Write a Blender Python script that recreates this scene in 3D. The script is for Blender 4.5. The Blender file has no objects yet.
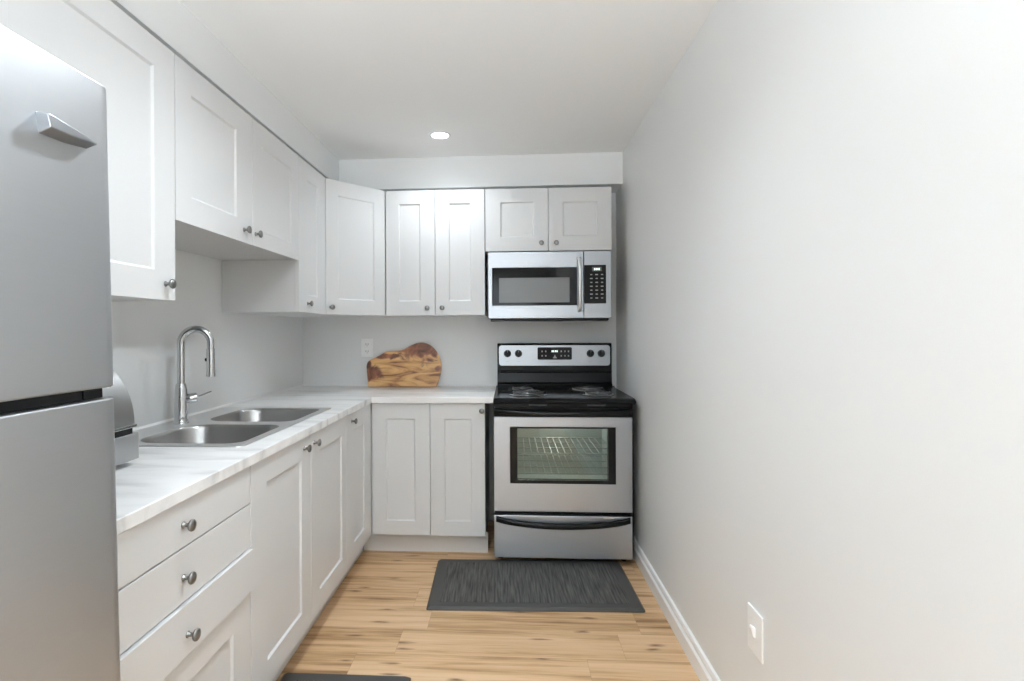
import bpy, bmesh, math, random
from mathutils import Vector, Matrix
random.seed(7)
S = bpy.context.scene
C = S.collection

# ------------------------------------------------------------------ camera
cam = bpy.data.objects.new('camera', bpy.data.cameras.new('camera'))
C.objects.link(cam)
YAW, ROLL, CAMZ = 0.0581, -0.0044, 1.2907
fw = Vector((-math.sin(YAW), math.cos(YAW), -0.0003)).normalized()
rt0 = Vector((math.cos(YAW), math.sin(YAW), 0))
up0 = rt0.cross(fw)
rt = math.cos(ROLL)*rt0 + math.sin(ROLL)*up0
up = -math.sin(ROLL)*rt0 + math.cos(ROLL)*up0
m = Matrix.Identity(4)
for i in range(3):
    m[i][0], m[i][1], m[i][2] = rt[i], up[i], -fw[i]
m[2][3] = CAMZ
cam.matrix_world = m
cam.data.sensor_fit = 'HORIZONTAL'
cam.data.sensor_width = 36.0
cam.data.lens = 555.113/1024*36
cam.data.shift_x = (512-478.01)/1024
cam.data.shift_y = (330.89-340.5)/1024
cam.data.clip_start = 0.02
S.camera = cam

# ------------------------------------------------------------------ world, light, exposure
W = bpy.data.worlds.new('daylight'); S.world = W; W.use_nodes = True
bg = W.node_tree.nodes['Background']
bg.inputs[0].default_value = (0.84, 0.93, 1.0, 1); bg.inputs[1].default_value = 4.0
S.view_settings.view_transform = 'Standard'
S.view_settings.look = 'None'
S.view_settings.gamma = 1.0
S.view_settings.use_curve_mapping = False
S.view_settings.exposure = 0.57
S.cycles.use_denoising = True
S.cycles.max_bounces = 14
S.cycles.diffuse_bounces = 8
S.cycles.glossy_bounces = 6
S.cycles.transmission_bounces = 8
S.cycles.transparent_max_bounces = 8
S.cycles.caustics_reflective = False
S.cycles.caustics_refractive = False
S.cycles.sample_clamp_indirect = 6.0

XR, XL, YW, YN, HC = 0.706, -1.43, 3.755, -3.0, 2.403

def pot_or_fill_lamp(x, y, watts):
    l = bpy.data.lights.new('pot_or_fill_lamp', 'SPOT'); l.shadow_soft_size = 0.042; l.spot_size = math.radians(150); l.spot_blend = 1.0
    l.energy = watts; l.color = (0.86, 0.94, 1.0)
    o = bpy.data.objects.new('pot_or_fill_lamp', l); C.objects.link(o); o.location = (x, y, HC-0.006)
    return o
POT = 53.0
for px, py, pw in ((-0.394, 3.135, 0.50), (-0.33, 1.54, 1.0), (-0.33, -0.05, 1.0)):  # the last one, behind the camera, is an unseen lamp added for fill
    pot_or_fill_lamp(px, py, POT*pw)
# added fill light, unseen behind the camera, bounced off the ceiling
fl = bpy.data.lights.new('bounce_fill_light', 'AREA'); fl.shape = 'DISK'; fl.size = 0.35; fl.energy = 58; fl.spread = math.radians(115); fl.color = (0.85, 0.938, 1.0)
flo = bpy.data.objects.new('bounce_fill_light', fl); C.objects.link(flo); flo.location = (-0.30, -1.25, 1.25)
flo.rotation_euler = (math.radians(180-27), 0, 0)
pl = bpy.data.lights.new('added_window_portal', 'AREA'); pl.shape = 'RECTANGLE'; pl.size = 1.7; pl.size_y = 1.5  # sampling portal for the added window behind the camera
pl.cycles.is_portal = True
po = bpy.data.objects.new('added_window_portal', pl); C.objects.link(po)
po.location = (-0.36, YN-0.05, 1.5); po.rotation_euler = (math.radians(90), 0, 0)   # emits towards +y
po.rotation_euler = (math.radians(90), 0, math.pi)

# ------------------------------------------------------------------ materials
def newmat(name):
    mt = bpy.data.materials.new(name); mt.use_nodes = True
    nt = mt.node_tree; b = nt.nodes['Principled BSDF']
    return mt, nt, b
def N(nt, t, **kw):
    n = nt.nodes.new(t)
    for k, v in kw.items():
        setattr(n, k, v)
    return n
def paint(name, col, rough=0.5, metal=0.0, bump=0.0, bscale=200, spec=0.5, coat=0.0):
    mt, nt, b = newmat(name)
    tc = N(nt, 'ShaderNodeTexCoord'); no = N(nt, 'ShaderNodeTexNoise')
    no.inputs['Scale'].default_value = bscale
    nt.links.new(tc.outputs['Object'], no.inputs['Vector'])
    mx = N(nt, 'ShaderNodeMix', data_type='RGBA')
    mx.inputs[6].default_value = (*[c*0.985 for c in col], 1); mx.inputs[7].default_value = (*[min(1, c*1.01) for c in col], 1)
    nt.links.new(no.outputs['Fac'], mx.inputs[0]); nt.links.new(mx.outputs[2], b.inputs['Base Color'])
    b.inputs['Roughness'].default_value = rough; b.inputs['Metallic'].default_value = metal
    b.inputs['Specular IOR Level'].default_value = spec
    if coat: b.inputs['Coat Weight'].default_value = coat
    if bump:
        bp = N(nt, 'ShaderNodeBump'); bp.inputs['Strength'].default_value = bump; bp.inputs['Distance'].default_value = 0.002
        nt.links.new(no.outputs['Fac'], bp.inputs['Height']); nt.links.new(bp.outputs[0], b.inputs['Normal'])
    return mt
def emis(name, col, s):
    mt, nt, b = newmat(name)
    b.inputs['Base Color'].default_value = (*col, 1)
    b.inputs['Emission Color'].default_value = (*col, 1); b.inputs['Emission Strength'].default_value = s
    return mt
def steel(name, col, rough, aniso=0.0, stretch=(3, 3, 220), var=0.06, rot=0.25):
    mt, nt, b = newmat(name)
    tc = N(nt, 'ShaderNodeTexCoord'); mp = N(nt, 'ShaderNodeMapping'); no = N(nt, 'ShaderNodeTexNoise')
    mp.inputs['Scale'].default_value = stretch; no.inputs['Scale'].default_value = 1.0; no.inputs['Detail'].default_value = 3
    nt.links.new(tc.outputs['Object'], mp.inputs[0]); nt.links.new(mp.outputs[0], no.inputs['Vector'])
    mr = N(nt, 'ShaderNodeMapRange'); mr.inputs['To Min'].default_value = rough-var; mr.inputs['To Max'].default_value = rough+var
    nt.links.new(no.outputs['Fac'], mr.inputs[0]); nt.links.new(mr.outputs[0], b.inputs['Roughness'])
    b.inputs['Base Color'].default_value = (*col, 1); b.inputs['Metallic'].default_value = 1.0
    b.inputs['Anisotropic'].default_value = aniso; b.inputs['Anisotropic Rotation'].default_value = rot
    if aniso:
        tg = N(nt, 'ShaderNodeTangent', direction_type='RADIAL', axis='Z')
        nt.links.new(tg.outputs[0], b.inputs['Tangent'])
    return mt

M = {}
M['wall'] = paint('grey_wall_paint', (0.81, 0.815, 0.812), 0.45, bump=0.05, bscale=350, spec=0.4)
M['ceil'] = paint('ceiling_paint', (0.90, 0.90, 0.895), 0.8, bump=0.04, bscale=300, spec=0.2)
M['trimw'] = paint('trim_white', (0.90, 0.90, 0.895), 0.35)
M['cab'] = paint('cabinet_white', (0.685, 0.69, 0.695), 0.34, spec=0.45)
M['toe'] = paint('toe_kick_grey', (0.66, 0.66, 0.655), 0.4)
M['inside'] = paint('cabinet_inside', (0.25, 0.25, 0.25), 0.6)
M['nickel'] = steel('brushed_nickel', (0.26, 0.255, 0.25), 0.32, 0, (60, 60, 60))
M['chrome'] = steel('polished_chrome', (0.62, 0.63, 0.64), 0.07, 0, (20, 20, 20), 0.02)
M['steel'] = steel('brushed_steel', (0.42, 0.437, 0.462), 0.34, 0.6)
M['steel_f'] = steel('fridge_steel', (0.575, 0.59, 0.61), 0.42, 0.35)
M['sink'] = steel('sink_steel', (0.40, 0.395, 0.39), 0.33, 0.0, (160, 4, 4))
M['steel_l'] = steel('light_steel', (0.66, 0.66, 0.66), 0.36, 0.0)
M['bin'] = steel('bread_bin_steel', (0.47, 0.475, 0.48), 0.36, 0.0, (4, 4, 180))
M['black'] = paint('black_enamel', (0.006, 0.006, 0.0065), 0.16, spec=0.2)
M['blackm'] = paint('black_plastic', (0.008, 0.008, 0.0085), 0.35, spec=0.25)
M['blackg'] = paint('black_glass', (0.009, 0.009, 0.0095), 0.08, spec=0.2)
M['coil'] = paint('coil_metal', (0.17, 0.17, 0.175), 0.25, metal=1.0)
M['dark'] = paint('dark_grey', (0.10, 0.10, 0.105), 0.5)
M['key'] = paint('key_print', (0.33, 0.33, 0.33), 0.5)
M['mwglass'] = paint('microwave_window', (0.16, 0.16, 0.16), 0.28, spec=0.6)
M['enamel'] = paint('oven_enamel', (0.52, 0.54, 0.53), 0.4)
M['bowl'] = steel('bowl_chrome', (0.85, 0.86, 0.87), 0.14, 0, (20, 20, 20), 0.03)
M['deck'] = steel('sink_deck_steel', (0.80, 0.80, 0.80), 0.42, 0, (6, 160, 6))
M['rackm'] = steel('rack_steel', (0.40, 0.41, 0.40), 0.5, 0, (20, 20, 20))
M['plastic'] = paint('white_plastic', (0.93, 0.93, 0.925), 0.3)
M['slot'] = paint('slot_dark', (0.05, 0.05, 0.05), 0.5)
M['lens'] = emis('lamp_lens', (0.95, 0.98, 1.0), 12.0)
M['disp'] = emis('display_digits', (0.75, 0.9, 0.8), 0.9)
M['ovenlamp'] = emis('oven_lamp', (0.97, 1.0, 0.97), 100.0)

def glass_pane(name, tint, refl):
    mt, nt, b = newmat(name)
    nt.nodes.remove(b)
    out = nt.nodes['Material Output']
    tr = N(nt, 'ShaderNodeBsdfTransparent'); tr.inputs[0].default_value = (*tint, 1)
    gl = N(nt, 'ShaderNodeBsdfGlossy'); gl.inputs['Roughness'].default_value = 0.03; gl.inputs['Color'].default_value = (0.9, 0.95, 0.92, 1)
    mx = N(nt, 'ShaderNodeMixShader'); lw = N(nt, 'ShaderNodeFresnel'); lw.inputs[0].default_value = refl
    nt.links.new(lw.outputs[0], mx.inputs[0]); nt.links.new(tr.outputs[0], mx.inputs[1]); nt.links.new(gl.outputs[0], mx.inputs[2])
    nt.links.new(mx.outputs[0], out.inputs[0])
    return mt
M['pane'] = glass_pane('window_glass', (0.97, 0.98, 0.98), 1.45)
M['ovenpane'] = glass_pane('oven_glass', (0.80, 0.86, 0.83), 1.6)

def floor_mat():
    mt, nt, b = newmat('oak_planks'); L = nt.links.new
    tc = N(nt, 'ShaderNodeTexCoord'); sx = N(nt, 'ShaderNodeSeparateXYZ'); L(tc.outputs['Object'], sx.inputs[0])
    def math_(op, a, c=None, d=None):
        n = N(nt, 'ShaderNodeMath', operation=op)
        for i, v in enumerate((a, c, d)):
            if v is None: continue
            if isinstance(v, (int, float)): n.inputs[i].default_value = v
            else: L(v, n.inputs[i])
        return n.outputs[0]
    PW, PL = 0.19, 0.915
    yv = math_('DIVIDE', math_('SUBTRACT', sx.outputs['Y'], 2.197-PW*30), PW)
    row = math_('FLOOR', yv); fy = math_('FRACT', yv)
    wn = N(nt, 'ShaderNodeTexWhiteNoise', noise_dimensions='1D'); L(row, wn.inputs['W'])
    # the row nearest the camera has joints at x = -0.62 and 0.30
    isrow = math_('COMPARE', row, 29.0, 0.5)
    off = math_('ADD', math_('MULTIPLY', wn.outputs['Value'], math_('SUBTRACT', 1.0, isrow)), math_('MULTIPLY', isrow, 0.82))
    xv = math_('ADD', math_('DIVIDE', math_('ADD', sx.outputs['X'], 20.0), PL), off)
    col = math_('FLOOR', xv); fx = math_('FRACT', xv)
    cid = N(nt, 'ShaderNodeCombineXYZ'); L(col, cid.inputs[0]); L(row, cid.inputs[1])
    wn2 = N(nt, 'ShaderNodeTexWhiteNoise', noise_dimensions='3D'); L(cid.outputs[0], wn2.inputs['Vector'])
    # grain coordinates, shifted for every plank
    gv = N(nt, 'ShaderNodeVectorMath', operation='MULTIPLY_ADD'); L(wn2.outputs['Color'], gv.inputs[0]); gv.inputs[1].default_value = (13, 17, 5); L(tc.outputs['Object'], gv.inputs[2])
    def noise(scale, det, dist=0.0, rough=0.55):
        mp = N(nt, 'ShaderNodeMapping'); mp.inputs['Scale'].default_value = scale; L(gv.outputs[0], mp.inputs[0])
        n = N(nt, 'ShaderNodeTexNoise'); n.inputs['Scale'].default_value = 1; n.inputs['Detail'].default_value = det; n.inputs['Distortion'].default_value = dist; n.inputs['Roughness'].default_value = rough
        L(mp.outputs[0], n.inputs['Vector']); return n.outputs['Fac']
    g1 = noise((1.5, 34, 1), 6, 0.35, 0.65); g2 = noise((0.9, 9, 1), 4, 0.9); g3 = noise((5, 170, 1), 3)
    r = N(nt, 'ShaderNodeValToRGB'); e = r.color_ramp.elements
    e[0].position = 0.36; e[0].color = (0.25, 0.135, 0.060, 1); e[1].position = 0.60; e[1].color = (0.68, 0.475, 0.295, 1)
    e.new(0.44).color = (0.47, 0.295, 0.150, 1); e.new(0.50).color = (0.60, 0.395, 0.225, 1)
    mixg = math_('ADD', math_('MULTIPLY', g1, 0.50), math_('ADD', math_('MULTIPLY', g2, 0.38), math_('MULTIPLY', g3, 0.12)))
    tint = math_('MULTIPLY', math_('SUBTRACT', wn2.outputs['Value'], 0.5), 0.055)
    L(math_('ADD', mixg, tint), r.inputs[0])
    # knots: sparse stretched voronoi
    mp = N(nt, 'ShaderNodeMapping'); mp.inputs['Scale'].default_value = (3.6, 15.0, 1.0); L(gv.outputs[0], mp.inputs[0])
    dn = N(nt, 'ShaderNodeTexNoise'); dn.inputs['Scale'].default_value = 2.5; L(mp.outputs[0], dn.inputs['Vector'])
    va = N(nt, 'ShaderNodeVectorMath', operation='MULTIPLY_ADD'); L(dn.outputs['Color'], va.inputs[0]); va.inputs[1].default_value = (.35, .35, 0); L(mp.outputs[0], va.inputs[2])
    vo = N(nt, 'ShaderNodeTexVoronoi', voronoi_dimensions='2D'); vo.inputs['Scale'].default_value = 1.0; L(va.outputs[0], vo.inputs['Vector'])
    sc = N(nt, 'ShaderNodeSeparateColor'); L(vo.outputs['Color'], sc.inputs[0])
    pick = math_('GREATER_THAN', sc.outputs[0], 0.72)
    k = N(nt, 'ShaderNodeMapRange', interpolation_type='SMOOTHSTEP'); k.inputs['From Min'].default_value = 0.20; k.inputs['From Max'].default_value = 0.0; L(vo.outputs['Distance'], k.inputs[0])
    kf = math_('MULTIPLY', math_('MULTIPLY', k.outputs[0], pick), 0.85)
    mk = N(nt, 'ShaderNodeMix', data_type='RGBA'); L(kf, mk.inputs[0]); L(r.outputs[0], mk.inputs[6]); mk.inputs[7].default_value = (0.13, 0.065, 0.03, 1)
    # seams
    ey = math_('LESS_THAN', math_('MINIMUM', fy, math_('SUBTRACT', 1.0, fy)), 0.006)
    ex = math_('LESS_THAN', math_('MINIMUM', fx, math_('SUBTRACT', 1.0, fx)), 0.0012)
    seam = math_('MULTIPLY', math_('MAXIMUM', ey, ex), 0.28)
    ms = N(nt, 'ShaderNodeMix', data_type='RGBA'); L(seam, ms.inputs[0]); L(mk.outputs[2], ms.inputs[6]); ms.inputs[7].default_value = (0.16, 0.09, 0.045, 1)
    L(ms.outputs[2], b.inputs['Base Color'])
    b.inputs['Roughness'].default_value = 0.42; b.inputs['Specular IOR Level'].default_value = 0.35
    bp = N(nt, 'ShaderNodeBump'); bp.inputs['Strength'].default_value = 0.15; bp.inputs['Distance'].default_value = 0.002
    L(g3, bp.inputs['Height']); L(bp.outputs[0], b.inputs['Normal'])
    return mt
M['floor'] = floor_mat()

def marble_mat():
    mt, nt, b = newmat('white_marble_laminate'); L = nt.links.new
    tc = N(nt, 'ShaderNodeTexCoord'); mp = N(nt, 'ShaderNodeMapping')
    mp.inputs['Rotation'].default_value = (0, 0, math.radians(-52)); mp.inputs['Scale'].default_value = (1.3, 6.5, 3)
    L(tc.outputs['Object'], mp.inputs[0])
    n1 = N(nt, 'ShaderNodeTexNoise'); n1.inputs['Scale'].default_value = 1.6; n1.inputs['Detail'].default_value = 6; n1.inputs['Distortion'].default_value = 0.9
    L(mp.outputs[0], n1.inputs['Vector'])
    r = N(nt, 'ShaderNodeValToRGB'); e = r.color_ramp.elements
    e[0].position = 0.28; e[0].color = (0.60, 0.60, 0.60, 1); e[1].position = 0.56; e[1].color = (0.87, 0.87, 0.87, 1)
    e.new(0.43).color = (0.80, 0.80, 0.80, 1)
    L(n1.outputs['Fac'], r.inputs[0]); L(r.outputs[0], b.inputs['Base Color'])
    b.inputs['Roughness'].default_value = 0.3
    return mt
M['marble'] = marble_mat()

def mat_mat():
    mt, nt, b = newmat('woven_charcoal'); L = nt.links.new
    tc = N(nt, 'ShaderNodeTexCoord'); mp = N(nt, 'ShaderNodeMapping'); mp.inputs['Scale'].default_value = (115, 6, 1)
    L(tc.outputs['Object'], mp.inputs[0])
    n1 = N(nt, 'ShaderNodeTexNoise'); n1.inputs['Scale'].default_value = 1; n1.inputs['Detail'].default_value = 4; L(mp.outputs[0], n1.inputs['Vector'])
    r = N(nt, 'ShaderNodeValToRGB'); e = r.color_ramp.elements
    e[0].position = 0.35; e[0].color = (0.022, 0.021, 0.020, 1); e[1].position = 0.72; e[1].color = (0.135, 0.131, 0.122, 1)
    L(n1.outputs['Fac'], r.inputs[0]); L(r.outputs[0], b.inputs['Base Color']); b.inputs['Roughness'].default_value = 0.6
    bp = N(nt, 'ShaderNodeBump'); bp.inputs['Strength'].default_value = 0.4; bp.inputs['Distance'].default_value = 0.001
    L(n1.outputs['Fac'], bp.inputs['Height']); L(bp.outputs[0], b.inputs['Normal'])
    return mt
M['mat'] = mat_mat()
M['matedge'] = paint('charcoal_vinyl', (0.053, 0.051, 0.049), 0.5)

def olive_mat():
    mt, nt, b = newmat('olive_wood'); L = nt.links.new
    tc = N(nt, 'ShaderNodeTexCoord')
    mp = N(nt, 'ShaderNodeMapping'); mp.inputs['Rotation'].default_value = (0, math.radians(-8), 0); mp.inputs['Scale'].default_value = (3.0, 1, 15); L(tc.outputs['Object'], mp.inputs[0])
    n = N(nt, 'ShaderNodeTexNoise'); n.inputs['Scale'].default_value = 1.0; n.inputs['Detail'].default_value = 4; n.inputs['Distortion'].default_value = 1.6; L(mp.outputs[0], n.inputs['Vector'])
    r = N(nt, 'ShaderNodeValToRGB'); e = r.color_ramp.elements
    e[0].position = 0.33; e[0].color = (0.18, 0.068, 0.028, 1); e[1].position = 0.64; e[1].color = (0.80, 0.50, 0.225, 1)
    e.new(0.42).color = (0.52, 0.26, 0.09, 1); e.new(0.51).color = (0.70, 0.405, 0.165, 1)
    L(n.outputs['Fac'], r.inputs[0])
    n2 = N(nt, 'ShaderNodeTexNoise'); n2.inputs['Scale'].default_value = 14; n2.inputs['Detail'].default_value = 5; n2.inputs['Distortion'].default_value = 0.8
    L(tc.outputs['Object'], n2.inputs['Vector'])
    def spot(cx, cz, rx, rz):
        s = N(nt, 'ShaderNodeVectorMath', operation='SUBTRACT'); L(tc.outputs['Object'], s.inputs[0]); s.inputs[1].default_value = (cx, 0, cz)
        q = N(nt, 'ShaderNodeVectorMath', operation='MULTIPLY'); L(s.outputs[0], q.inputs[0]); q.inputs[1].default_value = (1/rx, 0, 1/rz)
        l = N(nt, 'ShaderNodeVectorMath', operation='LENGTH'); L(q.outputs[0], l.inputs[0])
        a = N(nt, 'ShaderNodeMath', operation='MULTIPLY_ADD'); L(n2.outputs['Fac'], a.inputs[0]); a.inputs[1].default_value = 1.9; a.inputs[2].default_value = -0.95
        d = N(nt, 'ShaderNodeMath', operation='ADD'); L(l.outputs['Value'], d.inputs[0]); L(a.outputs[0], d.inputs[1])
        k = N(nt, 'ShaderNodeMapRange', interpolation_type='SMOOTHSTEP'); k.inputs['From Min'].default_value = 1.0; k.inputs['From Max'].default_value = 0.55; L(d.outputs[0], k.inputs[0])
        return k.outputs[0]
    last = r.outputs[0]
    rb = N(nt, 'ShaderNodeValToRGB'); e = rb.color_ramp.elements
    e[0].position = 0.3; e[0].color = (0.05, 0.016, 0.009, 1); e[1].position = 0.66; e[1].color = (0.40, 0.15, 0.075, 1)
    L(n2.outputs['Fac'], rb.inputs[0])
    # burl on the upper right lobe and on the left end (object space: x from the middle, z from the bottom)
    for sp in ((0.115, 0.245, 0.175, 0.095), (-0.225, 0.085, 0.11, 0.06), (-0.12, 0.205, 0.10, 0.025), (-0.245, 0.16, 0.03, 0.04), (0.235, 0.12, 0.03, 0.03)):
        mx = N(nt, 'ShaderNodeMix', data_type='RGBA'); L(spot(*sp), mx.inputs[0]); L(last, mx.inputs[6]); L(rb.outputs[0], mx.inputs[7]); last = mx.outputs[2]
    L(last, b.inputs['Base Color']); b.inputs['Roughness'].default_value = 0.4
    return mt
M['olive'] = olive_mat()

# ------------------------------------------------------------------ mesh helpers
ORG = {}
def empty(name, loc, label, cat, group=None):
    o = bpy.data.objects.new(name, None); C.objects.link(o); o.location = loc
    o.empty_display_size = 0.05
    o['label'] = label; o['category'] = cat
    if group: o['group'] = group
    ORG[o] = Vector(loc)
    return o
def obj(name, bm, mat, parent=None, bev=0.0, seg=2, smooth=35, mats=None, origin=None, tag=None, kind=None, label=None):
    bmesh.ops.remove_doubles(bm, verts=bm.verts, dist=1e-6)
    bmesh.ops.recalc_face_normals(bm, faces=bm.faces)
    xs = [v.co for v in bm.verts]
    if origin is None:
        lo = Vector([min(c[i] for c in xs) for i in range(3)]); hi = Vector([max(c[i] for c in xs) for i in range(3)])
        origin = Vector(((lo.x+hi.x)/2, (lo.y+hi.y)/2, lo.z))
    origin = Vector(origin)
    bmesh.ops.translate(bm, verts=bm.verts, vec=-origin)
    me = bpy.data.meshes.new(name); bm.to_mesh(me); bm.free()
    for mt in (mats or [mat]): me.materials.append(mt)
    for p in me.polygons: p.use_smooth = True
    me.set_sharp_from_angle(angle=math.radians(smooth))
    o = bpy.data.objects.new(name, me); C.objects.link(o)
    ORG[o] = origin
    o.location = origin - (ORG[parent] if parent else Vector((0, 0, 0)))
    if parent: o.parent = parent
    if bev:
        md = o.modifiers.new('bevel', 'BEVEL'); md.width = bev; md.segments = seg; md.limit_method = 'ANGLE'; md.angle_limit = math.radians(40)
        md.harden_normals = True
    if tag: o['label'], o['category'] = tag
    if kind: o['kind'] = kind
    if label: o['label'] = label
    return o
def BM(): return bmesh.new()
def box(bm, x0, x1, y0, y1, z0, z1, mi=0):
    v = [bm.verts.new(p) for p in ((x0,y0,z0),(x1,y0,z0),(x1,y1,z0),(x0,y1,z0),(x0,y0,z1),(x1,y0,z1),(x1,y1,z1),(x0,y1,z1))]
    for f in ((0,3,2,1),(4,5,6,7),(0,1,5,4),(1,2,6,5),(2,3,7,6),(3,0,4,7)):
        bm.faces.new([v[i] for i in f]).material_index = mi
    return bm
def prism(bm, pts, fn, a, b, mi=0):
    """extrude the outline pts; fn(p, t) gives the 3-D point at depth t"""
    A = [bm.verts.new(fn(p, a)) for p in pts]; B = [bm.verts.new(fn(p, b)) for p in pts]
    n = len(pts)
    bm.faces.new(A).material_index = mi; bm.faces.new(B[::-1]).material_index = mi
    for i in range(n):
        bm.faces.new((A[i], A[(i+1) % n], B[(i+1) % n], B[i])).material_index = mi
    return bm
def frame(axis):
    axis = Vector(axis).normalized()
    t = Vector((0, 0, 1)) if abs(axis.z) < 0.9 else Vector((1, 0, 0))
    u = axis.cross(t).normalized(); v = axis.cross(u)
    return axis, u, v
def lathe(bm, c, axis, prof, n=24, mi=0):
    """prof: (radius, height along axis)"""
    a, u, v = frame(axis); c = Vector(c); rings = []
    for r, h in prof:
        if r < 1e-5: rings.append([bm.verts.new(c+a*h)])
        else: rings.append([bm.verts.new(c+a*h+(u*math.cos(2*math.pi*k/n)+v*math.sin(2*math.pi*k/n))*r) for k in range(n)])
    for A, B in zip(rings, rings[1:]):
        for k in range(n):
            k2 = (k+1) % n
            if len(A) == 1 and len(B) == 1: continue
            if len(A) == 1: f = (A[0], B[k2], B[k])
            elif len(B) == 1: f = (A[k], A[k2], B[0])
            else: f = (A[k], A[k2], B[k2], B[k])
            bm.faces.new(f).material_index = mi
    return bm
def tube(bm, pts, r, n=12, closed=False, mi=0):
    pts = [Vector(p) for p in pts]; m_ = len(pts)
    rr = r if isinstance(r, (list, tuple)) else [r]*m_
    rings = []; pu = None
    for i, p in enumerate(pts):
        if closed: d = pts[(i+1) % m_]-pts[i-1]
        else: d = pts[min(i+1, m_-1)]-pts[max(i-1, 0)]
        a, u, v = frame(d)
        if pu is not None:
            u = (pu-a*pu.dot(a)).normalized(); v = a.cross(u)
        pu = u
        rings.append([bm.verts.new(p+(u*math.cos(2*math.pi*k/n)+v*math.sin(2*math.pi*k/n))*rr[i]) for k in range(n)])
    for i in range(m_ if closed else m_-1):
        A, B = rings[i], rings[(i+1) % m_]
        for k in range(n):
            bm.faces.new((A[k], A[(k+1) % n], B[(k+1) % n], B[k])).material_index = mi
    if not closed:
        bm.faces.new(rings[0][::-1]).material_index = mi; bm.faces.new(rings[-1]).material_index = mi
    return bm
def slab(bm, us, vs, keep, fn, a, b, mi=0):
    """plate made of grid cells with holes; fn(u, v, t) -> point"""
    V = {}
    def vt(i, j, t):
        if (i, j, t) not in V: V[(i, j, t)] = bm.verts.new(fn(us[i], vs[j], t))
        return V[(i, j, t)]
    on = {(i, j) for i in range(len(us)-1) for j in range(len(vs)-1) if keep((us[i]+us[i+1])/2, (vs[j]+vs[j+1])/2)}
    for i, j in on:
        for t in (a, b):
            bm.faces.new([vt(i, j, t), vt(i+1, j, t), vt(i+1, j+1, t), vt(i, j+1, t)]).material_index = mi
        for (di, dj, p, q) in ((-1, 0, (i, j), (i, j+1)), (1, 0, (i+1, j), (i+1, j+1)), (0, -1, (i, j), (i+1, j)), (0, 1, (i, j+1), (i+1, j+1))):
            if (i+di, j+dj) not in on:
                bm.faces.new([vt(*p, a), vt(*q, a), vt(*q, b), vt(*p, b)]).material_index = mi
    return bm
def rrect(x0, x1, y0, y1, r, n=6):
    out = []
    for cx, cy, a0 in ((x1-r, y1-r, 0), (x0+r, y1-r, 90), (x0+r, y0+r, 180), (x1-r, y0+r, 270)):
        for k in range(n+1):
            a = math.radians(a0+90*k/n); out.append((cx+r*math.cos(a), cy+r*math.sin(a)))
    return out
XZ = lambda p, t: (p[0], t, p[1])
YZ = lambda p, t: (t, p[0], p[1])
XY = lambda p, t: (p[0], p[1], t)

# ------------------------------------------------------------------ the room
T = 0.1
def struct(name, bm, mat, **k): return obj(name, bm, mat, kind='structure', **k)
struct('floor', box(BM(), XL-T, XR+T, YN-T, YW+T, -0.1, 0), M['floor'], origin=(0, 0, 0))
struct('ceiling', box(BM(), XL-T, XR+T, YN-T, YW+T, HC, HC+0.1), M['ceil'])
struct('wall_left', box(BM(), XL-T, XL, YN-T, YW+T, 0, HC), M['wall'])
struct('wall_right', box(BM(), XR, XR+T, YN-T, YW+T, 0, HC), M['wall'])
struct('wall_back', box(BM(), XL, XR, YW, YW+T, 0, HC), M['wall'])
WX0, WX1, WZ0, WZ1 = -1.2, 0.48, 0.78, 2.22  # opening for an unseen window, added to let daylight into the room
struct('wall_near', slab(BM(), [XL, WX0, WX1, XR], [0, WZ0, WZ1, HC], lambda u, v: not (WX0 < u < WX1 and WZ0 < v < WZ1), lambda u, v, t: (u, t, v), YN-T, YN), M['wall'])
wf = struct('added_window', slab(BM(), [WX0+.002, WX0+.05, (WX0+WX1)/2-.025, (WX0+WX1)/2+.025, WX1-.05, WX1-.002], [WZ0+.002, WZ0+.05, WZ1-.05, WZ1-.002],
        lambda u, v: v < WZ0+.05 or v > WZ1-.05 or u < WX0+.05 or u > WX1-.05 or abs(u-(WX0+WX1)/2) < .025, lambda u, v, t: (u, t, v), YN-0.08, YN-0.03), M['trimw'])
obj('added_window_pane', box(BM(), WX0+.05, WX1-.05, YN-.058, YN-.054, WZ0+.05, WZ1-.05), M['pane'], wf)
# bulkheads (soffits) above the wall cabinets
SX, SYL, SYR, SZ = -1.105, 3.545, 3.515, 2.206
bm = BM()
prism(bm, [(XL, SYL), (SX, SYL), (XR, SYR), (XR, YW), (XL, YW)], XY, SZ, HC)
struct('trim_1', bm, M['wall'])
struct('trim_2', box(BM(), XL, SX, YN, SYL+.004, SZ+.020, HC), M['wall'])
# baseboards
def baseboard(y0, y1):
    pr = [(XR, 0), (XR-.016, 0), (XR-.016, .062), (XR-.013, .066), (XR-.006, .070), (XR-.006, .074), (XR-.012, .078), (XR-.012, .092), (XR-.008, .100), (XR, .103)]
    return prism(BM(), pr, lambda p, t: (p[0], t, p[1]), y0, y1)
struct('baseboard_right', baseboard(YN, YW), M['trimw'])
struct('baseboard_near', prism(BM(), [(0, 0), (.015, 0), (.015, .07), (.009, .08), (.009, .1), (0, .103)], lambda p, t: (t, YN+p[0], p[1]), XL, XR-.02), M['trimw'])
# caulk bead where counter meets the walls
cb = BM()
prism(cb, [(XL, .915), (XL+.008, .915), (XL, .926)], lambda p, t: (p[0], t, p[1]), 1.03, YW)
prism(cb, [(YW, .915), (YW-.008, .915), (YW, .926)], lambda p, t: (t, p[0], p[1]), XL, -.10)
struct('trim_3', cb, M['trimw'])

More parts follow.
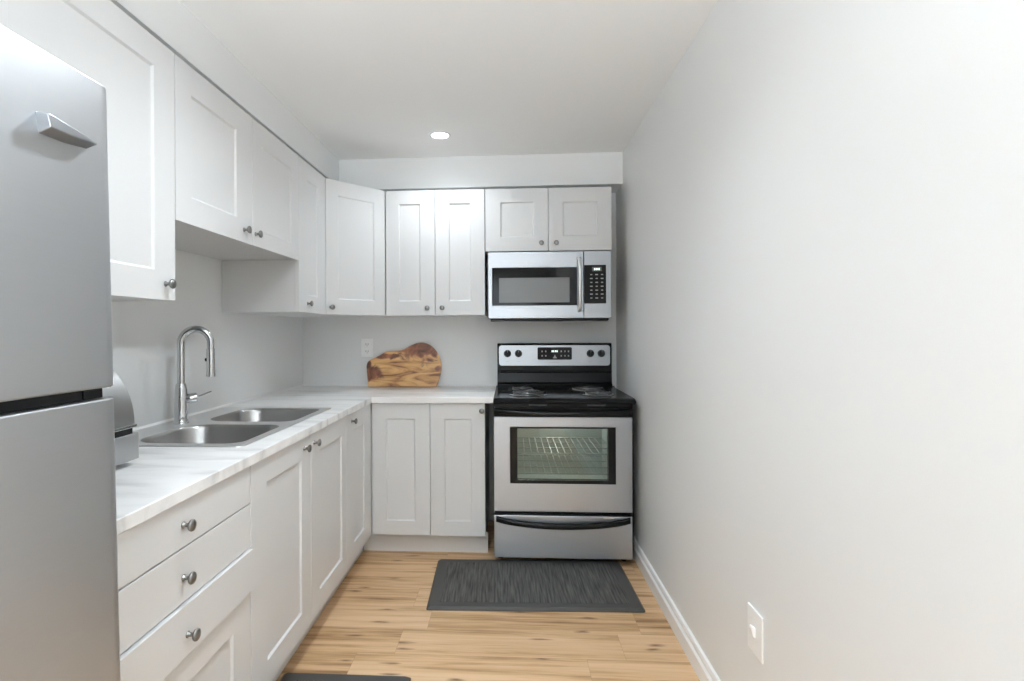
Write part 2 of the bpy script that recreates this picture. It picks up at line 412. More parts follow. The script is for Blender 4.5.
# ------------------------------------------------------------------ cabinet parts
def shaker(bm, o, u, n, w, z0, z1, panel=None, t=0.020, rec=0.007, ch=0.006):
    """door: o = lower corner on the back plane, u = width direction, n = outward"""
    o = Vector(o); u = Vector(u).normalized(); n = Vector(n).normalized(); Z = Vector((0, 0, 1))
    P = lambda a, z, d: bm.verts.new(o+u*a+n*d+Z*(z-o.z))
    def loop(a0, a1, b0, b1, d): return [P(a0, b0, d), P(a1, b0, d), P(a1, b1, d), P(a0, b1, d)]
    L = [loop(0, w, z0, z1, 0), loop(0, w, z0, z1, t)]
    if panel:
        a0, a1, b0, b1 = panel
        L += [loop(a0, a1, b0, b1, t), loop(a0+ch, a1-ch, b0+ch, b1-ch, t-rec)]
    bm.faces.new(L[0][::-1])
    for A, B in zip(L, L[1:]):
        for k in range(4): bm.faces.new((A[k], A[(k+1) % 4], B[(k+1) % 4], B[k]))
    bm.faces.new(L[-1])
    return bm
def knob(parent, p, n, lab=None, s=1.0):
    bm = BM()
    lathe(bm, p, n, [(0, -.0005), (.0085*s, 0), (.0085*s, .002), (.0055*s, .004), (.0048*s, .012), (.0075*s, .016), (.0135*s, .019), (.0150*s, .0225), (.0140*s, .026), (.009*s, .0285), (0, .0295)], 20)
    return obj('knob', bm, M['nickel'], parent, smooth=60)

UX, UY = -1.037, 3.389           # front planes of the wall cabinets
ZT, ZB = 2.156, 1.387
G = 0.0015
def leftdoor(parent, X, y0, y1, z0, z1, panel, kn=None, name='door', proud=0.0, recess=True):
    bm = BM()
    pn = None
    if panel: pn = (panel[0]-y0, panel[1]-y0, panel[2], panel[3])
    shaker(bm, (X-.020+proud, y0, z0), (0, 1, 0), (1, 0, 0), y1-y0, z0, z1, pn)
    d = obj(name, bm, M['cab'], parent, bev=.0015, seg=2)
    if kn: knob(d, (X+proud, kn[0], kn[1]), (1, 0, 0))
    return d
def backdoor(parent, Y, x0, x1, z0, z1, panel, kn=None):
    bm = BM()
    shaker(bm, (x0, Y+.020, z0), (1, 0, 0), (0, -1, 0), x1-x0, z0, z1, (panel[0]-x0, panel[1]-x0, panel[2], panel[3]))
    d = obj('door', bm, M['cab'], parent, bev=.0015, seg=2)
    if kn: knob(d, (kn[0], Y, kn[1]), (0, -1, 0))
    return d
GW = 'white wall cabinets'
# near wall cabinet beside the fridge
t = empty('wall_cabinet', (-1.24, 1.33, ZB), 'tall white wall cabinet nearest the camera, above and behind the fridge', 'cabinet', GW)
obj('cabinet_body', box(BM(), XL+.002, UX-.021, 1.002, 1.668, ZB, ZT), M['cab'], t, bev=.001)
leftdoor(t, UX, 1.004, 1.666, ZB, ZT, (1.092, 1.566, 1.474, 2.073), (1.616, 1.436))
# short pair above the sink
t = empty('wall_cabinet', (-1.24, 2.17, 1.64), 'short white two-door wall cabinet above the sink', 'cabinet', GW)
obj('cabinet_body', box(BM(), XL+.002, UX-.021, 1.671, 2.674, 1.645, ZT), M['cab'], t, bev=.001)
leftdoor(t, UX, 1.670, 2.186, 1.640, ZT, (1.756, 2.056, 1.728, 2.064), (2.112, 1.689))
leftdoor(t, UX, 2.189, 2.673, 1.640, ZT, (2.268, 2.584, 1.708, 2.068), (2.210, 1.689))
# narrow cabinet
t = empty('wall_cabinet', (-1.24, 2.87, ZB), 'narrow one-door white wall cabinet between the sink pair and the corner', 'cabinet', GW)
obj('cabinet_body', box(BM(), XL+.002, UX-.021, 2.677, 3.066, ZB, ZT), M['cab'], t, bev=.001)
leftdoor(t, UX, 2.676, 3.0725, ZB, ZT, (2.795, 2.948, 1.474, 2.070), (2.790, 1.434))
# diagonal corner cabinet
t = empty('corner_cabinet', (-1.15, 3.45, ZB), 'angled white corner wall cabinet with diagonal door', 'cabinet', GW)
a, b = Vector((-1.037, 3.074, 0)), Vector((-0.768, 3.389, 0))
u = (b-a).normalized(); n = Vector((u.y, -u.x, 0))
bm = BM()
ins = 0.021
p1 = a - n*ins + u*.012; p2 = b - n*ins - u*.012
prism(bm, [(XL+.002, 3.069), (UX-.024, 3.069), (p1.x, p1.y), (p2.x, p2.y), (-.772, UY+.021), (-.772, YW-.002), (XL+.002, YW-.002)], XY, ZB, ZT)
obj('cabinet_body', bm, M['cab'], t)
W_ = (b-a).length-.0045
bm = BM(); o_ = a - n*.020 + u*.0015; o_.z = ZB
shaker(bm, o_, u, n, W_, ZB, ZT, (.078, W_-.078, 1.474, 2.070))
d = obj('door', bm, M['cab'], t, bev=.0015)
kp = a+u*.030; knob(d, (kp.x, kp.y, 1.428), n)
# back wall pair
t = empty('wall_cabinet', (-.46, 3.57, ZB), 'tall two-door white wall cabinet above the olive wood board', 'cabinet', GW)
obj('cabinet_body', box(BM(), -.768, -.155, UY+.021, YW-.002, ZB, ZT), M['cab'], t, bev=.001)
backdoor(t, UY, -.765, -.461, ZB, ZT, (-.684, -.551, 1.474, 2.072), (-.507, 1.432))
backdoor(t, UY, -.458, -.154, ZB, ZT, (-.374, -.240, 1.474, 2.072), (-.415, 1.432))
# over the microwave
t = empty('wall_cabinet', (.232, 3.57, 1.774), 'short two-door white wall cabinet above the microwave', 'cabinet', GW)
obj('cabinet_body', box(BM(), -.152, .613, UY+.021, YW-.002, 1.774, ZT), M['cab'], t, bev=.001)
backdoor(t, UY, -.149, .231, 1.774, ZT, (-.057, .148, 1.860, 2.073), (.190, 1.821))
backdoor(t, UY, .234, .613, 1.774, ZT, (.320, .528, 1.862, 2.071), (.280, 1.821))

# ------------------------------------------------------------------ base cabinets
BX, BY = -0.800, 3.144
BT, BZ = 0.879, 0.120
GB = 'white base cabinets'
t = empty('drawer_cabinet', (-1.1, 1.35, 0), 'white base cabinet with a stack of drawers, nearest the fridge', 'cabinet', GB)
obj('cabinet_body', box(BM(), XL+.002, BX-.021, 1.032, 1.664, BZ, BT), M['cab'], t)
obj('toe_kick', box(BM(), -.885, -.870, 1.032, 1.664, .001, BZ-.001), M['toe'], t)
KY = 1.312
leftdoor(t, BX, 1.034, 1.662, .7645, .8775, None, (KY, .819), 'drawer')
leftdoor(t, BX, 1.034, 1.662, .6295, .7605, None, (KY, .690), 'drawer')
leftdoor(t, BX, 1.034, 1.662, .500, .6255, None, (KY, .552), 'drawer', proud=.010)
leftdoor(t, BX, 1.034, 1.662, .124, .496, (1.145, 1.555, .21, .421), None, 'drawer')
t = empty('sink_cabinet', (-1.1, 2.17, 0), 'white two-door base cabinet under the sink', 'cabinet', GB)
bm = slab(BM(), [XL+.002, -1.412, BX-.036, BX-.021], [1.667, 1.682, 2.644, 2.659], lambda x, y: x < -1.412 or x > BX-.036 or y < 1.682 or y > 2.644, lambda u, v, q: (u, v, q), BZ, BT)
box(bm, XL+.01, BX-.03, 1.672, 2.652, BZ+.001, BZ+.016)
obj('cabinet_body', bm, M['cab'], t)
obj('toe_kick', box(BM(), -.885, -.870, 1.667, 2.659, .001, BZ-.001), M['toe'], t)
leftdoor(t, BX, 1.666, 2.182, BZ+.004, .8775, (1.780, 2.082, .210, .797), (2.108, .838))
leftdoor(t, BX, 2.185, 2.657, BZ+.004, .8775, (2.285, 2.592, .210, .795), (2.218, .838))
t = empty('base_cabinet', (-1.1, 3.2, 0), 'narrow one-door white base cabinet left of the inner corner', 'cabinet', GB)
obj('cabinet_body', box(BM(), XL+.002, BX-.021, 2.662, YW-.002, BZ, BT), M['cab'], t)
obj('toe_kick', box(BM(), -.885, -.870, 2.662, 3.218, .001, BZ-.001), M['toe'], t)
leftdoor(t, BX, 2.660, 3.138, BZ+.004, .8775, (2.800, 3.000, .210, .793), (2.755, .838))
t = empty('base_cabinet', (-.47, 3.45, 0), 'white two-door base cabinet between the corner and the stove', 'cabinet', GB)
obj('cabinet_body', box(BM(), BX-.019, -.146, BY+.021, YW-.002, BZ, BT), M['cab'], t)
obj('toe_kick', box(BM(), -.866, -.135, 3.222, 3.237, .001, BZ-.001), M['toe'], t)
backdoor(t, BY, -.794, -.461, BZ+.004, .8775, (-.712, -.546, .205, .789), None)
backdoor(t, BY, -.458, -.146, BZ+.004, .8775, (-.378, -.222, .205, .789), (-.163, .838))

# ------------------------------------------------------------------ countertop with sink cut-out
CX, CY, CZ, CE = -0.790, 3.120, 0.9145, 0.881
bm = slab(BM(), [XL+.001, -1.405, -.89, CX, -.092], [1.03, 1.775, 2.655, CY, YW-.001],
          lambda x, y: (x < CX or y > CY) and not (-1.405 < x < -.89 and 1.775 < y < 2.655), lambda u, v, q: (u, v, q), CE, CZ)
obj('countertop', bm, M['marble'], None, bev=.003, seg=2, origin=(XL, 1.03, CE),
    tag=('white marble-look laminate countertop running round the corner to the stove', 'countertop'))

# ------------------------------------------------------------------ sink
t = empty('sink', (-1.15, 2.21, CZ), 'stainless steel double-bowl drop-in sink in the countertop', 'sink')
ztop = CZ+.004
def drect(x0, x1, y0, y1, rf, rb, n=10):
    out = []
    for cx, cy, a0, r in ((x1-rf, y1-rf, 0, rf), (x0+rb, y1-rb, 90, rb), (x0+rb, y0+rb, 180, rb), (x1-rf, y0+rf, 270, rf)):
        for k in range(n+1):
            a = math.radians(a0+90*k/n); out.append((cx+r*math.cos(a), cy+r*math.sin(a)))
    return out
def ring(bm, pts, z): return [bm.verts.new((x, y, z)) for x, y in pts]
def skin(bm, A, B):
    n_ = len(A)
    for k in range(n_): bm.faces.new((A[k], A[(k+1) % n_], B[(k+1) % n_], B[k]))
bm = BM()
outer = ring(bm, rrect(-1.421, -.874, 1.758, 2.670, .022), ztop-.0005)
lip = ring(bm, rrect(-1.4225, -.8725, 1.7565, 2.6715, .0235), CZ+.0003)
skin(bm, lip, outer)
bowls = []
for y0, y1 in ((1.796, 2.168), (2.243, 2.628)):
    bowls.append(ring(bm, drect(-1.290, -.903, y0, y1, .06, .10), ztop))
edges = []
for Lp in [outer]+bowls:
    for k in range(len(Lp)):
        e_ = bm.edges.get((Lp[k], Lp[(k+1) % len(Lp)])) or bm.edges.new((Lp[k], Lp[(k+1) % len(Lp)]))
        edges.append(e_)
bmesh.ops.triangle_fill(bm, use_beauty=True, edges=edges)
obj('sink_deck', bm, M['deck'], t, smooth=25)
for y0, y1 in ((1.796, 2.168), (2.243, 2.628)):
    bm = BM(); prev = ring(bm, drect(-1.290, -.903, y0, y1, .06, .10), ztop)
    for ins, z in ((.004, -.004), (.008, -.012), (.016, -.150), (.026, -.168), (.050, -.177), (.1, -.180)):
        cur = ring(bm, drect(-1.290+ins, -.903-ins, y0+ins, y1-ins, max(.06-ins*.3, .03), .10-ins*.45), ztop+z); skin(bm, prev, cur); prev = cur
    bm.faces.new(prev)
    bwl = obj('bowl', bm, M['sink'], t, smooth=50)
    cy_ = (y0+y1)/2
    bm = lathe(BM(), (-1.1, cy_, ztop-.1795), (0, 0, 1), [(0, .001), (.02, .001), (.024, .003), (.044, .003), (.046, 0)], 24)
    obj('drain', bm, M['chrome'], bwl)

# ------------------------------------------------------------------ faucet
FX, FY = -1.342, 2.190
t = empty('faucet', (FX, FY, ztop), 'chrome gooseneck pull-down faucet on the back rim of the sink', 'faucet')
obj('faucet_body', lathe(BM(), (FX, FY, ztop), (0, 0, 1), [(0, 0), (.030, 0), (.030, .004), (.0265, .007), (.0255, .02), (.0255, .10), (.0235, .135), (.0205, .155), (.0175, .163), (0, .163)], 32), M['chrome'], t, smooth=50)
dv = Vector((.98, .30, 0)).normalized(); R_ = .056
base = Vector((FX, FY, 0)); pts = [base+Vector((0, 0, z)) for z in (1.06, 1.10, 1.15, 1.20, 1.245)]
for k in range(1, 19):
    a_ = math.pi*k/18*1.02
    pts.append(base+dv*(R_-R_*math.cos(a_))+Vector((0, 0, 1.245+R_*1.03*math.sin(a_))))
end = pts[-1]
pts.append(end+Vector((0, 0, -.02)))
obj('spout', tube(BM(), pts, .0145, 20), M['chrome'], t, smooth=60)
hd = pts[-1]
sp = obj('spray_head', lathe(BM(), hd+Vector((0, 0, .004)), (0, 0, -1), [(0, 0), (.0135, 0), (.0135, .003), (.0165, .004), (.0165, .090), (.0176, .109), (.0176, .118), (.014, .120), (0, .119)], 24), M['chrome'], t, smooth=40)
bp_ = hd+Vector((-.0155, -.004, -.045))
obj('spray_button', lathe(BM(), bp_, (-1, -.3, 0), [(0, -.004), (.007, -.004), (.007, .004), (.005, .006), (0, .006)], 12), M['blackm'], sp)
la = Vector((.85, .5, .12)).normalized(); lo = Vector((FX, FY, 1.015))
obj('lever_hub', lathe(BM(), lo+la*.018, la, [(0, 0), (.019, 0), (.020, .003), (.020, .036), (.018, .041), (0, .042)], 20), M['chrome'], t, smooth=45)
l0 = lo+la*.050
obj('lever', tube(BM(), [l0, l0+Vector((.02, .012, .008)), l0+Vector((.055, .03, .023))], [.0038, .0034, .0030], 10), M['chrome'], t)

# ------------------------------------------------------------------ bread bin
t = empty('bread_bin', (-1.20, 1.3, CZ), 'stainless steel roll-top bread bin on the counter beside the fridge', 'bread bin')
Y0b, Y1b = 1.14, 1.530; xf = -1.062
obj('bin_base', box(BM(), -1.335, xf, Y0b, Y1b, CZ+.016, CZ+.090), M['bin'], t, bev=.003)
cxl, rl = xf-.005-.218, .218
prof = [(cxl-.05, 1.032)]
arc = [(cxl+rl*math.cos(math.radians(a)), 1.032+rl*math.sin(math.radians(a))) for a in range(0, 91, 5)]
prof = arc + [(cxl-.045, 1.032+rl), (cxl-.045, 1.032)]
obj('roll_lid', prism(BM(), prof, lambda p, q: (p[0], q, p[1]), Y0b+.004, Y1b-.012), M['bin'], t, smooth=30)
obj('lid_rim', box(BM(), xf-.012, xf+.002, Y0b+.002, Y1b-.010, 1.022, 1.031), M['chrome'], t, bev=.002)
obj('lid_handle', box(BM(), xf-.03, xf-.004, Y0b+.002, Y1b-.022, CZ+.0905, 1.0215), M['blackm'], t)
for fx_, fy_ in ((-1.08, 1.155), (-1.08, 1.435), (-1.31, 1.155), (-1.31, 1.49)):
    obj('foot', lathe(BM(), (fx_, fy_, CZ), (0, 0, 1), [(0, 0), (.008, 0), (.009, .002), (.009, .016), (0, .016)], 14), M['blackm'], t)

# ------------------------------------------------------------------ cutting board (live edge, leaning)
out = [(-0.97,1.069),(-0.96,1.097),(-0.921,1.116),(-0.875,1.138),(-0.843,1.163),(-0.783,1.166),(-0.734,1.169),(-0.692,1.19),(-0.65,1.214),(-0.601,1.224),(-0.553,1.214),(-0.511,1.183),(-0.48,1.138),(-0.466,1.096),(-0.463,1.041),(-0.47,0.993),(-0.488,0.937),(-0.498,0.930),(-0.953,0.926),(-0.957,0.972),(-0.967,1.034)]
zb_ = .924
def smooth_open(p, k=2):
    for _ in range(k):
        q = [p[0]]
        for a_, b_ in zip(p, p[1:]):
            q += [(a_[0]*.75+b_[0]*.25, a_[1]*.75+b_[1]*.25), (a_[0]*.25+b_[0]*.75, a_[1]*.25+b_[1]*.75)]
        p = q+[p[-1]]
    return p
top = smooth_open([(-.953, .924), (-.958, .972), (-.967, 1.034)]+out[:17]+[(-.496, .924)])
mx_ = (-.97-.463)/2
bm = prism(BM(), [(x-mx_, max(0.0, (z-zb_)*1.0)) for x, z in top], lambda p, q: (p[0], q, p[1]), 0, .022)
bo = obj('cutting_board', bm, M['olive'], None, bev=.004, seg=2, origin=(0, 0, 0), tag=('live-edge olive wood board leaning on the back wall', 'cutting board'))
bo.location = (mx_, 3.668, CZ+.0060); bo.rotation_euler = (math.radians(-11.5), 0, 0)

# ------------------------------------------------------------------ microwave
t = empty('microwave', (.237, 3.56, 1.350), 'stainless over-the-range microwave with black glass door', 'microwave')
MY = 3.370
obj('housing', box(BM(), -.130, .603, MY+.045, YW-.003, 1.362, 1.768), M['dark'], t, bev=.003)
bm = slab(BM(), [-.134, -.108, .402, .441], [1.364, 1.443, 1.671, 1.767], lambda x, z: not (-.108 < x < .402 and 1.443 < z < 1.671), lambda a_, b_, q: (a_, q, b_), MY, MY+.044)
dr = obj('door', bm, M['steel'], t, bev=.003, seg=2)
bm = slab(BM(), [-.1075, -.067, .358, .4015], [1.4435, 1.460, 1.610, 1.6705], lambda x, z: not (-.067 < x < .358 and 1.460 < z < 1.610), lambda a_, b_, q: (a_, q, b_), MY+.002, MY+.04)
obj('door_glass', bm, M['blackg'], dr)
obj('window', box(BM(), -.0669, .3579, MY+.006, MY+.03, 1.4601, 1.6099), M['mwglass'], dr)
hx = .415
pts = [(hx, MY-.001, 1.412), (hx, MY-.02, 1.414), (hx, MY-.032, 1.428), (hx, MY-.036, 1.47), (hx, MY-.037, 1.567), (hx, MY-.036, 1.66), (hx, MY-.032, 1.706), (hx, MY-.02, 1.720), (hx, MY-.001, 1.722)]
obj('handle', tube(BM(), pts, .0115, 14), M['steel_l'], dr, smooth=60)
cp = obj('control_panel', box(BM(), .4445, .607, MY, MY+.044, 1.364, 1.767), M['steel'], t, bev=.003)
obj('key_panel', box(BM(), .4450, .575, MY-.0015, MY+.01, 1.451, 1.683), M['blackg'], cp)
bm = box(BM(), .492, .548, MY-.0022, MY, 1.645, 1.670)
obj('display', bm, M['dark'], cp)
bm = BM()
for k in range(3): box(bm, .503+k*.013, .512+k*.013, MY-.0028, MY-.002, 1.651, 1.664)
obj('display_digits', bm, M['disp'], cp)
for r_ in range(7):
    for c_ in range(3):
        zc = 1.625-r_*.0235; xc = .487+c_*.032
        w_ = .008 if (r_+c_) % 2 else .006
        obj('key', box(BM(), xc-w_, xc+w_, MY-.0022, MY-.001, zc-.003, zc+.003), M['key'], cp)
bm = prism(BM(), [(MY+.01, 1.361), (MY+.36, 1.361), (MY+.36, 1.350), (MY+.05, 1.346), (MY+.01, 1.353)], lambda p, q: (q, p[0], p[1]), -.120, .592)
obj('vent_grille', bm, M['blackm'], t, bev=.002)
for x0_ in (-.06, .31):
    obj('filter', box(BM(), x0_, x0_+.22, MY+.09, MY+.30, 1.3445, 1.3495), M['steel_l'], t)

# ------------------------------------------------------------------ stove
SL, SR = -.094, .661
SYF = 3.067
t = empty('stove', (.285, 3.4, 0), 'freestanding stainless and black electric coil stove against the back wall', 'stove')
B0, B1 = SL+.002, SR+.012
# carcass with oven cavity
bm = slab(BM(), [B0, -.02, .59, B1], [.030, .36, .80, .888], lambda x, z: not (-.02 < x < .59 and .36 < z < .80), lambda a_, b_, q: (a_, q, b_), SYF+.045, 3.66)
obj('carcass', bm, M['black'], t)
for fx_ in (-.06, .63):
    for fy_ in (3.16, 3.60):
        obj('foot', lathe(BM(), (fx_, fy_, 0), (0, 0, 1), [(0, .0005), (.016, .0005), (.018, .004), (.010, .008), (.010, .0302), (0, .0302)], 14), M['blackm'], t)
bm = BM()
for (x0_, x1_, y0_, y1_, z0_, z1_) in ((-.0195, -.016, 3.113, 3.62, .3605, .7995), (.586, .5895, 3.113, 3.62, .3605, .7995), (-.0195, .5895, 3.113, 3.62, .3605, .364), (-.0195, .5895, 3.113, 3.62, .796, .7995), (-.0195, .5895, 3.616, 3.62, .3605, .7995)):
    box(bm, x0_, x1_, y0_, y1_, z0_, z1_)
obj('oven_cavity', bm, M['enamel'], t)
obj('oven_lamp', lathe(BM(), (.285, 3.614, .765), (0, -1, 0), [(0, 0), (.02, 0), (.022, .01), (.016, .022), (0, .026)], 16), M['ovenlamp'], t)
for zr in (.485, .598):
    bm = BM()
    tube(bm, [(-.012, 3.14, zr), (.582, 3.14, zr), (.582, 3.60, zr), (-.012, 3.60, zr)], .004, 8, True)
    for k in range(14): tube(bm, [(.04+k*.038, 3.14, zr+.003), (.04+k*.038, 3.60, zr+.003)], .0018, 6)
    for yy in (3.29, 3.45): tube(bm, [(-.012, yy, zr), (.582, yy, zr)], .003, 6)
    obj('oven_rack', bm, M['rackm'], t)
# door
bm = slab(BM(), [SL, -.004, .572, SR], [.294, .448, .759, .815], lambda x, z: not (-.004 < x < .572 and .448 < z < .759), lambda a_, b_, q: (a_, q, b_), SYF, SYF+.042)
od = obj('oven_door', bm, M['steel'], t, bev=.003)
obj('door_top', box(BM(), SL, SR, SYF, SYF+.042, .8155, .868), M['black'], od, bev=.004)
bm = slab(BM(), [-.0038, .036, .531, .5718], [.4482, .466, .7515, .7588], lambda x, z: not (.036 < x < .531 and .466 < z < .7515), lambda a_, b_, q: (a_, q, b_), SYF-.001, SYF+.040)
obj('window_surround', bm, M['blackg'], od)
obj('window_glass', box(BM(), .0361, .5309, SYF+.004, SYF+.009, .4661, .7514), M['ovenpane'], od)
bm = BM()
for (x0_, x1_, z0_, z1_) in ((.045, .050, .475, .745), (.517, .522, .475, .745)):
    box(bm, x0_, x1_, SYF+.03, SYF+.036, z0_, z1_)
def bow_bar(bm, x0_, x1_, y0_, ymid, z0_, zmid, hh, th, n_=24):
    rings = []
    for i in range(n_+1):
        s_ = i/n_; k = 1-(2*s_-1)**2; k = k**.8
        x_ = x0_+(x1_-x0_)*s_; y_ = y0_+(ymid-y0_)*k; z_ = z0_+(zmid-z0_)*k
        sec = [(-th/2, -hh/2+.004), (-th/2+.004, -hh/2), (th/2, -hh/2), (th/2, hh/2), (-th/2+.006, hh/2), (-th/2, hh/2-.006)]
        rings.append([bm.verts.new((x_, y_+a_, z_+b_)) for a_, b_ in sec])
    for A, B_ in zip(rings, rings[1:]):
        for k in range(6): bm.faces.new((A[k], A[(k+1) % 6], B_[(k+1) % 6], B_[k]))
    bm.faces.new(rings[0]); bm.faces.new(rings[-1][::-1])
    return bm
obj('handle', bow_bar(BM(), SL+.004, SR-.006, SYF-.008, SYF-.045, .850, .838, .026, .016), M['black'], od, smooth=50)
obj('vent_strip', box(BM(), SL+.004, SR-.002, SYF+.012, SYF+.044, .870, .887), M['blackm'], t)
for x_ in (.10, .42):
    obj('vent_slot', box(BM(), x_, x_+.10, SYF+.0105, SYF+.013, .875, .882), M['dark'], t)
# drawer
dw = obj('drawer', box(BM(), SL, SR, SYF, SYF+.042, .038, .272), M['steel'], t, bev=.004)
obj('handle', bow_bar(BM(), SL+.012, SR-.014, SYF-.008, SYF-.040, .254, .226, .030, .016), M['black'], dw, smooth=50)
bm = BM(); pr_ = [(.531+.030*math.cos(a_*math.pi/8), .2635+.0055*math.sin(a_*math.pi/8)) for a_ in range(16)]
prism(bm, pr_, XZ, SYF-.0015, SYF+.001)
obj('badge', bm, M['steel_l'], dw, label='small oval bright badge')
# cooktop with rolled front edge
bm = BM()
prof = [(3.030, .893), (3.030, .902), (3.036, .910), (3.050, .916), (3.075, .920), (3.620, .920), (3.66, .930), (3.66, .889), (3.045, .889)]
prism(bm, prof, lambda p, q: (q, p[0], p[1]), SL-.001, SR+.014)
obj('cooktop', bm, M['black'], t, bev=.004, seg=3)
def burner(x_, y_, r_):
    bw = obj('burner', lathe(BM(), (x_, y_, .9205), (0, 0, 1), [(r_+.020, 0), (r_+.021, .003), (r_+.014, .0055), (r_+.006, .004), (r_*.8, .0015), (r_*.3, .0008), (0, .0008)], 36), M['bowl'], t, label='chrome drip bowl with dark coil')
    pts = []; turns = 4 if r_ > .08 else 3
    for k in range(turns*24+1):
        a_ = 2*math.pi*k/24; q = r_*.22+(r_-.006-r_*.22)*k/(turns*24)
        pts.append((x_+q*math.cos(a_), y_+q*math.sin(a_), .9345))
    pts.append((pts[-1][0]+.01, pts[-1][1]+.02, .926))
    obj('coil', tube(BM(), pts, .0062, 8), M['coil'], bw, smooth=60)
    bm = BM()
    for k in range(3):
        a_ = k*2*math.pi/3+.5
        tube(bm, [(x_, y_, .9255), (x_+r_*math.cos(a_), y_+r_*math.sin(a_), .9255)], .003, 6)
    obj('coil_support', bm, M['rackm'], bw)
burner(.100, 3.235, .098)
burner(.075, 3.500, .074)
burner(.475, 3.495, .098)
burner(.500, 3.235, .074)
# backguard
G0, G1 = -.086, .661
prof = [(3.652, .905), (3.648, .940), (3.664, .950), (3.672, 1.012), (3.666, 1.022), (3.672, 1.032), (3.671, 1.197), (3.677, 1.206), (3.700, 1.208), (3.748, 1.200), (3.748, .905)]
bg_ = obj('backguard', prism(BM(), prof, lambda p, q: (q, p[0], p[1]), G0, G1), M['black'], t, bev=.003)
pn = [(x_, z_) for x_, z_ in rrect(-.075, .649, 1.060, 1.193, .018)]
cp = obj('control_panel', prism(BM(), pn, XZ, 3.6675, 3.676), M['steel'], t, smooth=40)
ds = obj('control_display', prism(BM(), rrect(.178, .402, 1.098, 1.180, .008), XZ, 3.6655, 3.669), M['blackg'], t)
bm = BM()
for k, x_ in enumerate((.270, .280, .292, .302)): box(bm, x_, x_+.007, 3.6648, 3.666, 1.148, 1.160)
obj('clock_digits', bm, M['disp'], ds)
for x_ in (.208, .232, .333, .357, .380):
    for z_ in (1.153, 1.124):
        obj('key', box(BM(), x_-.004, x_+.004, 3.6648, 3.666, z_-.005, z_+.005), M['key'], ds)
obj('key', prism(BM(), [(.278, 1.108), (.305, 1.108), (.2915, 1.132)], XZ, 3.6648, 3.666), M['key'], ds, label='triangular key mark')
obj('print_line', box(BM(), .255, .322, 3.6668, 3.668, 1.0785, 1.0825), M['key'], cp)
for x_ in (-.019, .053, .522, .593):
    obj('knob_print', box(BM(), x_-.012, x_+.012, 3.6668, 3.668, 1.0855, 1.0885), M['key'], cp)
for x_ in (-.019, .053, .522, .593):
    kb = obj('knob', lathe(BM(), (x_, 3.6675, 1.139), (0, -1, 0), [(0, 0), (.024, 0), (.024, .004), (.0205, .006), (.019, .022), (.017, .025), (0, .025)], 28), M['blackm'], t, smooth=40)
    bm = box(BM(), x_-.0045, x_+.0045, 3.634, 3.644, 1.118, 1.162)
    obj('knob_grip', bm, M['blackm'], kb, bev=.002)
    obj('knob_mark', box(BM(), x_-.0015, x_+.0015, 3.6332, 3.6345, 1.148, 1.161), M['key'], kb)

# ------------------------------------------------------------------ fridge
FXF = -.684
t = empty('fridge', (-1.05, .53, 0), 'tall stainless steel top-freezer fridge at the left edge', 'fridge')
F0, F1 = .180, .938
obj('cabinet', box(BM(), -1.400, FXF-.075, F0+.004, F1-.004, .03, 1.695), M['dark'], t, bev=.006)
obj('base_grille', box(BM(), -1.36, FXF-.06, F0+.02, F1-.02, .001, .075), M['blackm'], t)
def fdoor(name, z0, z1):
    bm = BM()
    prism(bm, [(FXF-.068, F0), (FXF-.016, F0), (FXF-.006, F0+.004), (FXF-.001, F0+.012), (FXF, F0+.026), (FXF, F1-.026), (FXF-.001, F1-.012), (FXF-.006, F1-.004), (FXF-.016, F1), (FXF-.068, F1)], XY, z0, z1)
    return obj(name, bm, M['steel_f'], t, bev=.004, seg=3, smooth=40)
fz = fdoor('freezer_door', 1.181, 1.703)
fd = fdoor('fridge_door', .085, 1.162)
obj('gasket', box(BM(), FXF-.074, FXF-.022, F0+.012, F1-.010, 1.1625, 1.1805), M['blackm'], t)
obj('hinge', box(BM(), FXF-.05, FXF-.02, F1-.055, F1-.012, 1.1635, 1.1775), M['blackm'], t)
bm = BM()
hp = [(.778, 1.602), (.785, 1.604), (.878, 1.585), (.878, 1.578), (.83, 1.572), (.784, 1.571)]
A_ = [bm.verts.new((FXF-.001, y_, z_)) for y_, z_ in hp]; B_ = [bm.verts.new((FXF+.020, y_*.985+.012, z_*.6+1.592*.4)) for y_, z_ in hp]
bm.faces.new(A_); bm.faces.new(B_[::-1])
for k in range(6): bm.faces.new((A_[k], A_[(k+1) % 6], B_[(k+1) % 6], B_[k]))
obj('door_pull', bm, M['steel'], fz, bev=.002)
t.rotation_euler = (0, math.radians(-1.2), 0)
t.location = (-1.05+.020, .53, 0.008)

# ------------------------------------------------------------------ mats
def floor_mat_thing(name, x0, x1, y0, y1, rot, label):
    cx_, cy_ = (x0+x1)/2, (y0+y1)/2
    t = empty(name, (cx_, cy_, 0), label, 'mat', 'anti-fatigue floor mats')
    bm = BM(); o1 = rrect(x0, x1, y0, y1, .012, 4); o2 = rrect(x0+.012, x1-.012, y0+.012, y1-.012, .010, 4)
    a_ = ring(bm, o1, .0005); b_ = ring(bm, o1, .004); c_ = ring(bm, o2, .014)
    skin(bm, a_, b_); skin(bm, b_, c_); bm.faces.new(c_); bm.faces.new(a_[::-1])
    obj('mat_base', bm, M['matedge'], t, smooth=30)
    bm = BM(); prism(bm, rrect(x0+.055, x1-.055, y0+.055, y1-.055, .008, 3), XY, .0135, .0152)
    obj('woven_field', bm, M['mat'], t)
    t.rotation_euler = (0, 0, rot)
    return t
floor_mat_thing('floor_mat', -.402, .605, 2.558, 3.112, math.radians(1.6), 'charcoal woven floor mat in front of the stove')
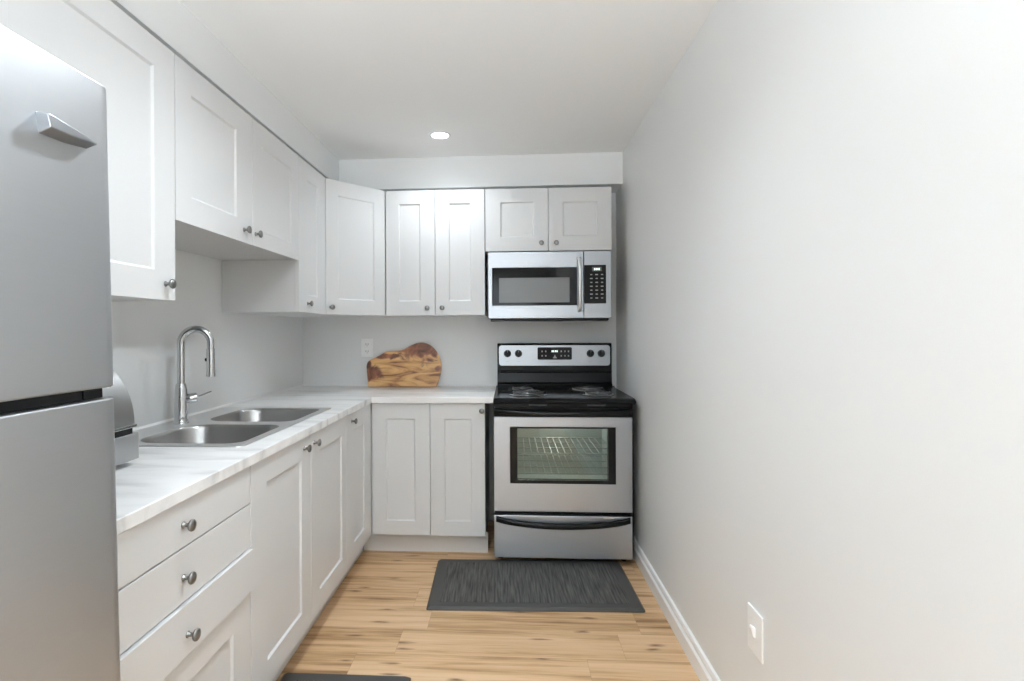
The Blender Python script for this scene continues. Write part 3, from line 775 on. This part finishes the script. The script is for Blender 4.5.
floor_mat_thing('floor_mat', -.855, -.372, 1.28, 2.045, 0, 'charcoal floor mat in front of the sink cabinet, only its far edge showing')

# ------------------------------------------------------------------ outlet, switch, pot light
t = empty('wall_outlet', (-.979, YW, 1.177), 'white duplex outlet plate on the back wall left of the board', 'outlet')
obj('plate', box(BM(), -1.020, -.938, YW-.006, YW-.0005, 1.114, 1.240), M['plastic'], t, bev=.002)
for z_ in (1.200, 1.152):
    f_ = obj('receptacle', prism(BM(), rrect(-.996, -.962, z_-.016, z_+.016, .008), XZ, YW-.008, YW-.0055), M['plastic'], t)
    bm = BM(); box(bm, -.988, -.985, YW-.0085, YW-.0075, z_-.004, z_+.008); box(bm, -.973, -.970, YW-.0085, YW-.0075, z_-.004, z_+.007)
    box(bm, -.981, -.977, YW-.0085, YW-.0075, z_-.012, z_-.008)
    obj('slots', bm, M['slot'], f_)
t = empty('wall_switch', (XR, 1.645, .416), 'white toggle switch plate low on the right wall', 'switch')
obj('plate', box(BM(), XR-.007, XR-.0005, 1.597, 1.693, .352, .482), M['plastic'], t, bev=.003)
bm = prism(BM(), [(XR-.006, .430), (XR-.016, .437), (XR-.019, .431), (XR-.014, .408), (XR-.006, .402)], lambda p, q: (p[0], q, p[1]), 1.636, 1.652)
obj('toggle', bm, M['plastic'], t, bev=.001)
for z_ in (.457, .377):
    obj('screw', lathe(BM(), (XR-.0068, 1.645, z_), (-1, 0, 0), [(0, 0), (.003, 0), (.003, .0008), (0, .001)], 10), M['plastic'], t)
t = empty('recessed_light', (-.394, 3.135, HC), 'small round recessed pot light glowing in the ceiling', 'ceiling light')
obj('trim_ring', lathe(BM(), (-.394, 3.135, HC), (0, 0, -1), [(.047, .0005), (.062, .0005), (.061, .004), (.054, .006), (.0475, .004), (.047, .0005)], 40), M['trimw'], t)
obj('lens', lathe(BM(), (-.394, 3.135, HC), (0, 0, -1), [(.0465, .0008), (.0465, .003), (.03, .0042), (0, .0045)], 40), M['lens'], t, smooth=60)
